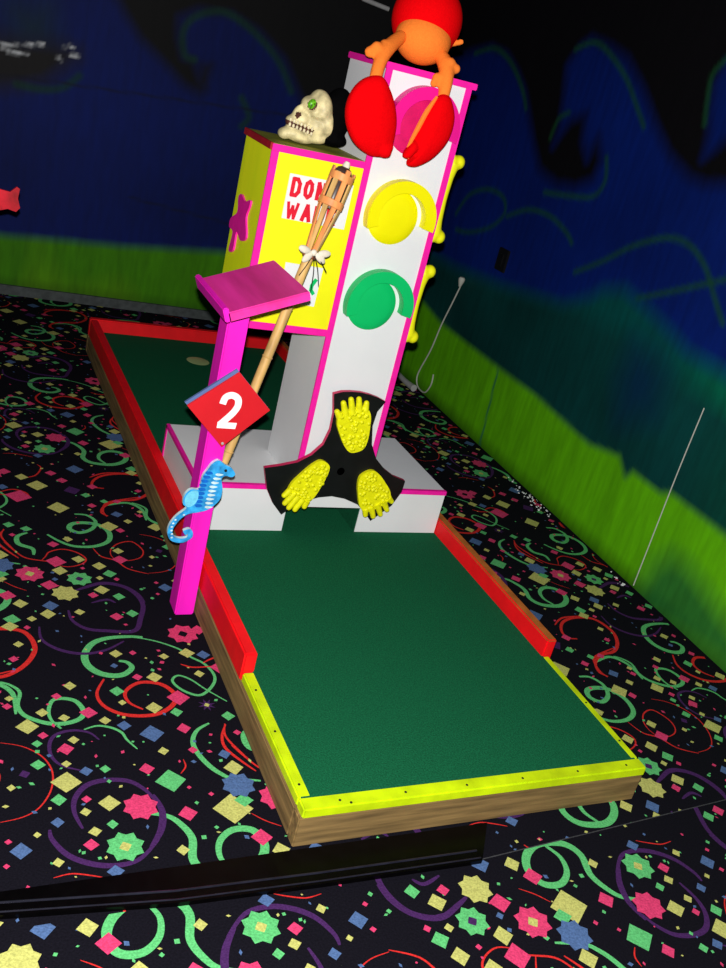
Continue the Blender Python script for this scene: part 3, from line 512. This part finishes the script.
def pillow(mb, out, y, thick):
    O = [PX(330+p[0]/4.5375, p[1]/4.5375, y) for p in catmull([Vector((u, v)) for u, v in out], True, 5)]
    c = sum(O, Vector())/len(O); n = len(O); rings = [1, .985, .94, .86, .74, .58, .4, .2]; V = []; fs = []
    for sg in (-1, 1):
        o = len(V)
        for r in rings:
            for p in O: V.append(c+(p-c)*r+Vector((0, sg*thick*math.sqrt(max(0, 1-r*r))**.8, 0)))
        V.append(c+Vector((0, sg*thick, 0)))
        for i in range(len(rings)-1):
            for k in range(n):
                q = [o+i*n+k, o+i*n+(k+1) % n, o+(i+1)*n+(k+1) % n, o+(i+1)*n+k]; fs.append(q if sg < 0 else q[::-1])
        for k in range(n):
            q = [o+(len(rings)-1)*n+k, o+(len(rings)-1)*n+(k+1) % n, len(V)-1]; fs.append(q if sg < 0 else q[::-1])
    mb.add(V, fs)
cl = MB(); pillow(cl, [(180, 345), (235, 345), (268, 400), (292, 480), (298, 560), (285, 640), (268, 690), (262, 712), (215, 712), (170, 702), (110, 650), (76, 570), (72, 490), (95, 420), (132, 372)], 1.19, .04)
pillow(cl, [(225, 640), (282, 650), (275, 690), (262, 714), (228, 712), (215, 680)], 1.175, .022); cl.build('claw', PLUSH, cr, remesh=.0032)
cl = MB(); pillow(cl, [(495, 435), (535, 432), (556, 480), (560, 550), (530, 640), (465, 715), (400, 752), (365, 757), (348, 745), (372, 712), (365, 680), (385, 610), (430, 520)], 1.19, .035)
pillow(cl, [(385, 640), (400, 668), (362, 715), (340, 718), (330, 705), (348, 672)], 1.175, .018); c_ = cl.build('claw', PLUSH, cr, remesh=.0032)
s2 = MB(); s2.tube([PX(330+u/4.5375, v/4.5375, 1.178) for u, v in [(486, 438), (440, 505), (402, 575), (365, 645), (345, 692)]], [.004, .0075, .0075, .0055, .003], n=8)
s2.tube([PX(330+u/4.5375, v/4.5375, 1.168) for u, v in [(388, 682), (352, 718)]], .0035, n=8, smooth=False); tag(s2.build('seam', PLUSHO, c_), 'orange seam of the claw')

# ---------------------------------------------------------------- scorecard post and what hangs on it
po = thing('scorecard_post', (-.035, .98, -HZ), 'hot pink wooden post with a slanted writing shelf beside the platform', 'post')
MB().box((-.064, .93, -HZ), (-.006, 1.005, .868), .004).build('post', POSTPINK, po)
ti = .38; M = Matrix.Translation((-.005, .962, .916)) @ Matrix.Rotation(-ti, 4, 'Y')
MB().box((-.109, -.15, -.026), (.109, .15, -.001), .003, M=M).build('shelf', SHELFPINK, po)
MB().box((-.121, -.15, -.026), (-.106, .15, .012), .003, M=M).build('shelf_lip', POSTPINK, po)
sg = thing('number_sign', (-.02, .92, .45), 'red diamond sign with a white number 2 on the pink post', 'sign')
D = [(-.14, .578), (-.012, .685), (.096, .582), (-.023, .461)]
MB().prism([(x+.0, z) for x, z in D], .912, .918).build('front_panel', SIGNRED, sg)
tag(MB().prism([(x-.005, z+.005) for x, z in D], .922, .9294).build('back_panel', SIGNBLUE, sg), 'blue back panel')
MB().box((-.05, .917, .56), (-.02, .923, .6), 0).build('spacer', DARK, sg)
nm = MB(); pts2 = catmull([Vector((-.045+p[0]*.058, .526+p[1]*.092)) for p in [(.02, .7), (.12, .92), (.42, 1.0), (.72, .9), (.78, .68), (.62, .45), (.3, .2), (.06, .03)]], n=5)
def ribbon(mb, P, th, y0, y1):
    Lf, Rt = [], []
    for i, p in enumerate(P):
        t = (P[min(i+1, len(P)-1)]-P[max(i-1, 0)]).normalized(); n_ = Vector((-t.y, t.x))*th/2; Lf.append(p+n_); Rt.append(p-n_)
    mb.prism([tuple(p) for p in Lf+Rt[::-1]], y0, y1)
ribbon(nm, pts2, .019, .9105, .912); nm.prism([(-.048, .519), (.005, .519), (.007, .537), (-.048, .537)], .9106, .912); nm.build('numeral', NUMW, sg)
MB().lathe([(.004, 0), (.004, .002), (.001, .003)], (-.023, .912, .473), Vector((0, -1, 0)), n=12).build('screw', GREY, sg)
SH = [(.034, .377), (.018, .396), (.001, .403), (-.022, .417), (-.039, .406), (-.048, .389), (-.059, .366), (-.061, .343), (-.063, .323), (-.087, .322), (-.102, .302), (-.102, .275), (-.09, .262), (-.115, .235), (-.131, .204), (-.131, .174), (-.115, .153), (-.084, .148), (-.059, .164), (-.058, .182), (-.069, .194), (-.087, .187), (-.079, .174), (-.073, .178), (-.074, .166), (-.092, .162), (-.111, .169), (-.119, .188), (-.109, .215), (-.086, .241), (-.051, .25), (-.023, .261), (.003, .292), (.005, .326), (-.003, .359), (.007, .369), (.026, .366)]
se = thing('seahorse_cutout', (-.05, .925, .15), 'bright blue seahorse cutout with a curled tail fixed low on the pink post', 'seahorse')
oc = [(p.x, p.y) for p in catmull([Vector(p) for p in SH], True, 4)]
mk = MB().prism(oc, .918, .9294, 0, 1)
MB().prism([(p.x, p.y) for p in catmull([Vector(p) for p in [(-.066, .318), (-.085, .317), (-.098, .3), (-.098, .278), (-.086, .266), (-.07, .275), (-.062, .295)]], True, 4)], .9165, .918).build('fin', SEAL, se)
for k in range(9):                            # paler belly plates and dark back stripes
    t = k/8; cx = -.018-.012*math.sin(t*3)-.03*max(0, t-.6); cz = .372-.105*t
    mk.prism([(p.x, p.y) for p in catmull([Vector((cx-.006, cz)), Vector((cx, cz+.0045)), Vector((cx+.018, cz+.001)), Vector((cx+.004, cz-.004))], True, 3)], .917, .918, 1)
    mk.prism([(p.x, p.y) for p in catmull([Vector((cx-.036, cz+.008)), Vector((cx-.02, cz+.009)), Vector((cx-.014, cz+.002)), Vector((cx-.03, cz-.001))], True, 3)], .9172, .918, 2)
for k in range(7):
    t = k/6; p = Vector((-.122+.004*math.cos(t*6), .165+.07*t)) if t < .9 else Vector((-.1, .24)); mk.ell((p.x+.006*t, .9178, p.y), (.004, .0006, .003), 1, sub=1)
mk.build('body', [SEA, SEAW, SEAD], se, ang=25)
MB().lathe([(.0045, 0), (.004, .002), (.001, .0025)], (.004, .918, .386), Vector((0, -1, 0)), n=12).build('eye', DARK, se)
# bamboo torch leaning behind the post
def TX(t):                                    # along the torch, t = 0 at its foot
    a = PX(219, 474, 1.03); b_ = PX(345, 169, 1.13); return a.lerp(b_, t)
to = thing('bamboo_torch', TX(0), 'bamboo tiki torch with slatted basket leaning in front of the yellow box', 'torch')
axd = (TX(1)-TX(0)).normalized(); u_ = axd.orthogonal().normalized(); v_ = axd.cross(u_); LT = (TX(1)-TX(0)).length
def ring(t, r, k, n): a = 2*math.pi*k/n; return TX(t)+(u_*math.cos(a)+v_*math.sin(a))*r
pl = MB(); pl.tube([TX(-.1), TX(.74)], [.0135, .0145], n=16, smooth=False)
for t in (.08, .24, .4, .56): pl.lathe([(.0145, -.003), (.0165, 0), (.0145, .003)], TX(t), axd, n=16)
pl.build('pole', BAMB, to)
tb, tm, tt = .73, .895, .985
for k in range(8):
    s_ = MB(); P0, P1, P2 = ring(tb, .0145, k, 8), ring(tm, .0325, k, 8), ring(tt+.012*(k % 2), .0325, k, 8)
    for A, B_, w0, w1 in ((P0, P1, .005, .0075), (P1, P2, .0075, .007)):
        out_ = ((A+B_)/2-TX((tb+tm)/2)); d = (B_-A).normalized(); tg = d.cross((A-TX(tb) if w0 == .005 else A-TX(tm)).normalized()).normalized(); nn = tg.cross(d)*.0025
        V = [A+tg*w0-nn, A-tg*w0-nn, A-tg*w0+nn, A+tg*w0+nn, B_+tg*w1-nn, B_-tg*w1-nn, B_-tg*w1+nn, B_+tg*w1+nn]
        s_.add(V, [[0, 1, 2, 3], [7, 6, 5, 4], [0, 4, 5, 1], [1, 5, 6, 2], [2, 6, 7, 3], [3, 7, 4, 0]])
    s_.build('slat', BAMO if k % 2 else BAMB, to)
for t, r in ((tm, .037), (tt-.012, .036)):
    MB().lathe([(r-.003, -.011), (r, -.009), (r, .009), (r-.003, .011)], TX(t), axd, n=24).build('band', BAMO, to)
MB().lathe([(.024, -.1), (.0255, -.09), (.0255, .004), (.02, .014), (.012, .018), (.001, .019)], TX(tt), axd, n=20).build('canister', TIN, to)
MB().lathe([(.01, 0), (.011, .006), (.007, .016), (.001, .018)], TX(tt)+axd*.018, axd, n=12).build('wick', RAFF, to)
MB().lathe([(.0165, -.012), (.021, -.009), (.021, .009), (.0165, .012)], TX(.735), axd, n=20).build('binding', CORD, to)
bw_ = MB(); c = TX(.745)+Vector((0, -.022, 0))
for sx, sz in ((-1, .3), (1, .1), (-.6, -.7), (.7, -.6)):
    p = c+Vector((sx*.03, -.004, sz*.02)); bw_.ell(p, (.02, .006, .011), R=Matrix.Rotation(-math.atan2(sz, sx), 3, 'Y'), sub=2)
bw_.ell(c, (.01, .008, .01), sub=2); bw_.build('bow', RAFF, to)
tw = MB()
for sx, sz in ((-.03, -.07), (.035, -.09), (.015, -.11), (.05, -.05)): tw.tube([c, c+Vector((sx*.5, -.008, sz*.45)), c+Vector((sx, 0, sz))], .0013, n=6)
tw.build('loose_strand', DARK, to)

# ---------------------------------------------------------------- odds and ends
z = -HZ; sb = MB()
fr = [(-1.6, -.06), (-.63, -.072), (-.29, -.108), (.03, -.119), (.44, -.126)]; bk_ = [(.515, -.018), (-.55, -.016), (-1.6, -.016)]
out = fr+bk_; n = len(out)
sb.add([(x, y, z+.0005) for x, y in out]+[(x, y, z+.012) for x, y in out], [list(range(n))[::-1], list(range(n, 2*n))]+[[i, (i+1) % n, n+(i+1) % n, n+i] for i in range(n)])
sb.tube([(x, y+.03, z+.0115) for x, y in fr], .003, 1, n=8, smooth=False); sb.tube([(x, y+.008, z+.0115) for x, y in fr], .0022, 1, n=8, smooth=False)  # thin tubes drawn as highlight lines along the front edge
tag(sb.build('floor_strip', [STRIP, EDGE]), 'black rubber threshold strip lying across the carpet in front of the platform', 'floor strip')
def wp(y, z, off=.008): return Vector((wallx(y)-off, y, z))
cb = thing('loose_cable', wp(3.0, 0), 'thin white cable hanging down the wall to a plug on the floor behind the tower', 'cable')
MB().tube([wp(2.955, .57), wp(3.0, .44), wp(3.05, .3), wp(3.09, .14), wp(3.15, .0), wp(3.16, -.06), wp(3.12, -.098), wp(3.03, -.095), wp(2.985, -.03), wp(2.99, .03)], .0042, n=8).build('wire', CABLE, cb)
MB().lathe([(.007, -.03), (.017, .0), (.018, .012), (.012, .02), (.001, .021)], wp(2.95, .575, .02), Vector((0, -.05, 1)).normalized(), n=14).build('connector', CABLE, cb)
MB().tube([wp(3.34, -HZ+.018, .05), wp(3.2, -HZ+.018, .06), wp(3.08, -HZ+.02, .055)], [.014, .016, .02], n=12).build('plug', GREY, cb)
wr = MB(); wr.tube([wp(1.045, .662, .004), wp(1.046, .4, .005), wp(1.04, .05, .006), wp(1.036, -.1, .008)], .0024, n=6); tag(wr.build('dangling_wire', CABLE), 'thin pale wire hanging straight down the green part of the right wall', 'wire')
bk = MB(); bk.box((wallx(2.64)-.012, 2.6, .72), (wallx(2.64)+.004, 2.69, .83), .003); bk.box((wallx(2.64)-.016, 2.63, .745), (wallx(2.64)-.01, 2.66, .805), .002)
tag(bk.build('wall_socket', BLACK), 'small black socket cover on the blue wall above the white cable', 'wall socket')
pi = MB(); pi.tube([(1.36, wally(1.36)-.03, 1.79), (1.52, wally(1.52)-.03, 1.775)], .012, n=10, smooth=False); pi.box((1.42, wally(1.4)-.03, 1.775), (1.44, wally(1.42), 1.79), .002)
tag(pi.build('metal_pipe', GREY), 'short grey metal pipe high on the black part of the far wall', 'pipe')
rc = thing('red_cutout', (-.62, 2.42, -HZ), 'jagged bright red cutout on a stake at the far left edge, before the navy wall', 'cutout')
RC = [(-.64, .78), (-.56, .79), (-.526, .776), (-.491, .772), (-.469, .794), (-.458, .788), (-.462, .752), (-.452, .719), (-.465, .702), (-.494, .709), (-.53, .697), (-.6, .69), (-.65, .71)]
MB().prism(RC, 2.4, 2.412).build('cutout', mat('bright_red_cutout', (.9, .004, .02), .5, .6, 14), rc)
MB().box((-.635, 2.412, -HZ), (-.605, 2.436, .76), .003).build('stake', WOOD, rc)
pc = MB(); rn = random.Random(5)
for k in range(70):
    y = rn.gauss(1.78, .09) if k < 60 else rn.gauss(1.08, .03); x = wallx(y)-abs(rn.gauss(.03, .015))-.008; r = rn.uniform(.0015, .0055)
    pc.ell((x, y, -HZ+r*.5), (r, r*rn.uniform(.5, 1.5), r*.7), sub=1)
tag(pc.build('plaster_crumbs', NOTE), 'white plaster crumbs scattered along the foot of the green wall', 'crumbs', None, 'stuff')

# ---------------------------------------------------------------- camera and its flash
cd = bpy.data.cameras.new('camera'); co = bpy.data.objects.new('camera', cd); col.objects.link(co)
cd.sensor_fit = 'AUTO'; cd.sensor_width = 36; cd.lens = 36*FPX/968; cd.clip_start = .02
Mc = Matrix((( rr_.x, uu_.x, -fwd.x, 0), (rr_.y, uu_.y, -fwd.y, 0), (rr_.z, uu_.z, -fwd.z, 0), (0, 0, 0, 1))); Mc.translation = CAM+Vector((0, 0, HZ)); co.matrix_world = Mc
sc = bpy.context.scene; sc.camera = co
ld = bpy.data.lights.new('camera_flash', 'POINT'); lo = bpy.data.objects.new('camera_flash', ld); col.objects.link(lo)
ld.energy = 440; ld.shadow_soft_size = .012; ld.color = (1, .985, .97); lo.location = CAM+Vector((0, 0, HZ))+uu_*.065-fwd*.01
w = bpy.data.worlds.new('dim_room'); sc.world = w; w.use_nodes = True; w.node_tree.nodes['Background'].inputs['Color'].default_value = (.5, .45, .6, 1); w.node_tree.nodes['Background'].inputs['Strength'].default_value = .006
sc.view_settings.view_transform = 'Standard'; sc.view_settings.look = 'None'; sc.view_settings.exposure = 0; sc.view_settings.gamma = 1; sc.view_settings.use_curve_mapping = False
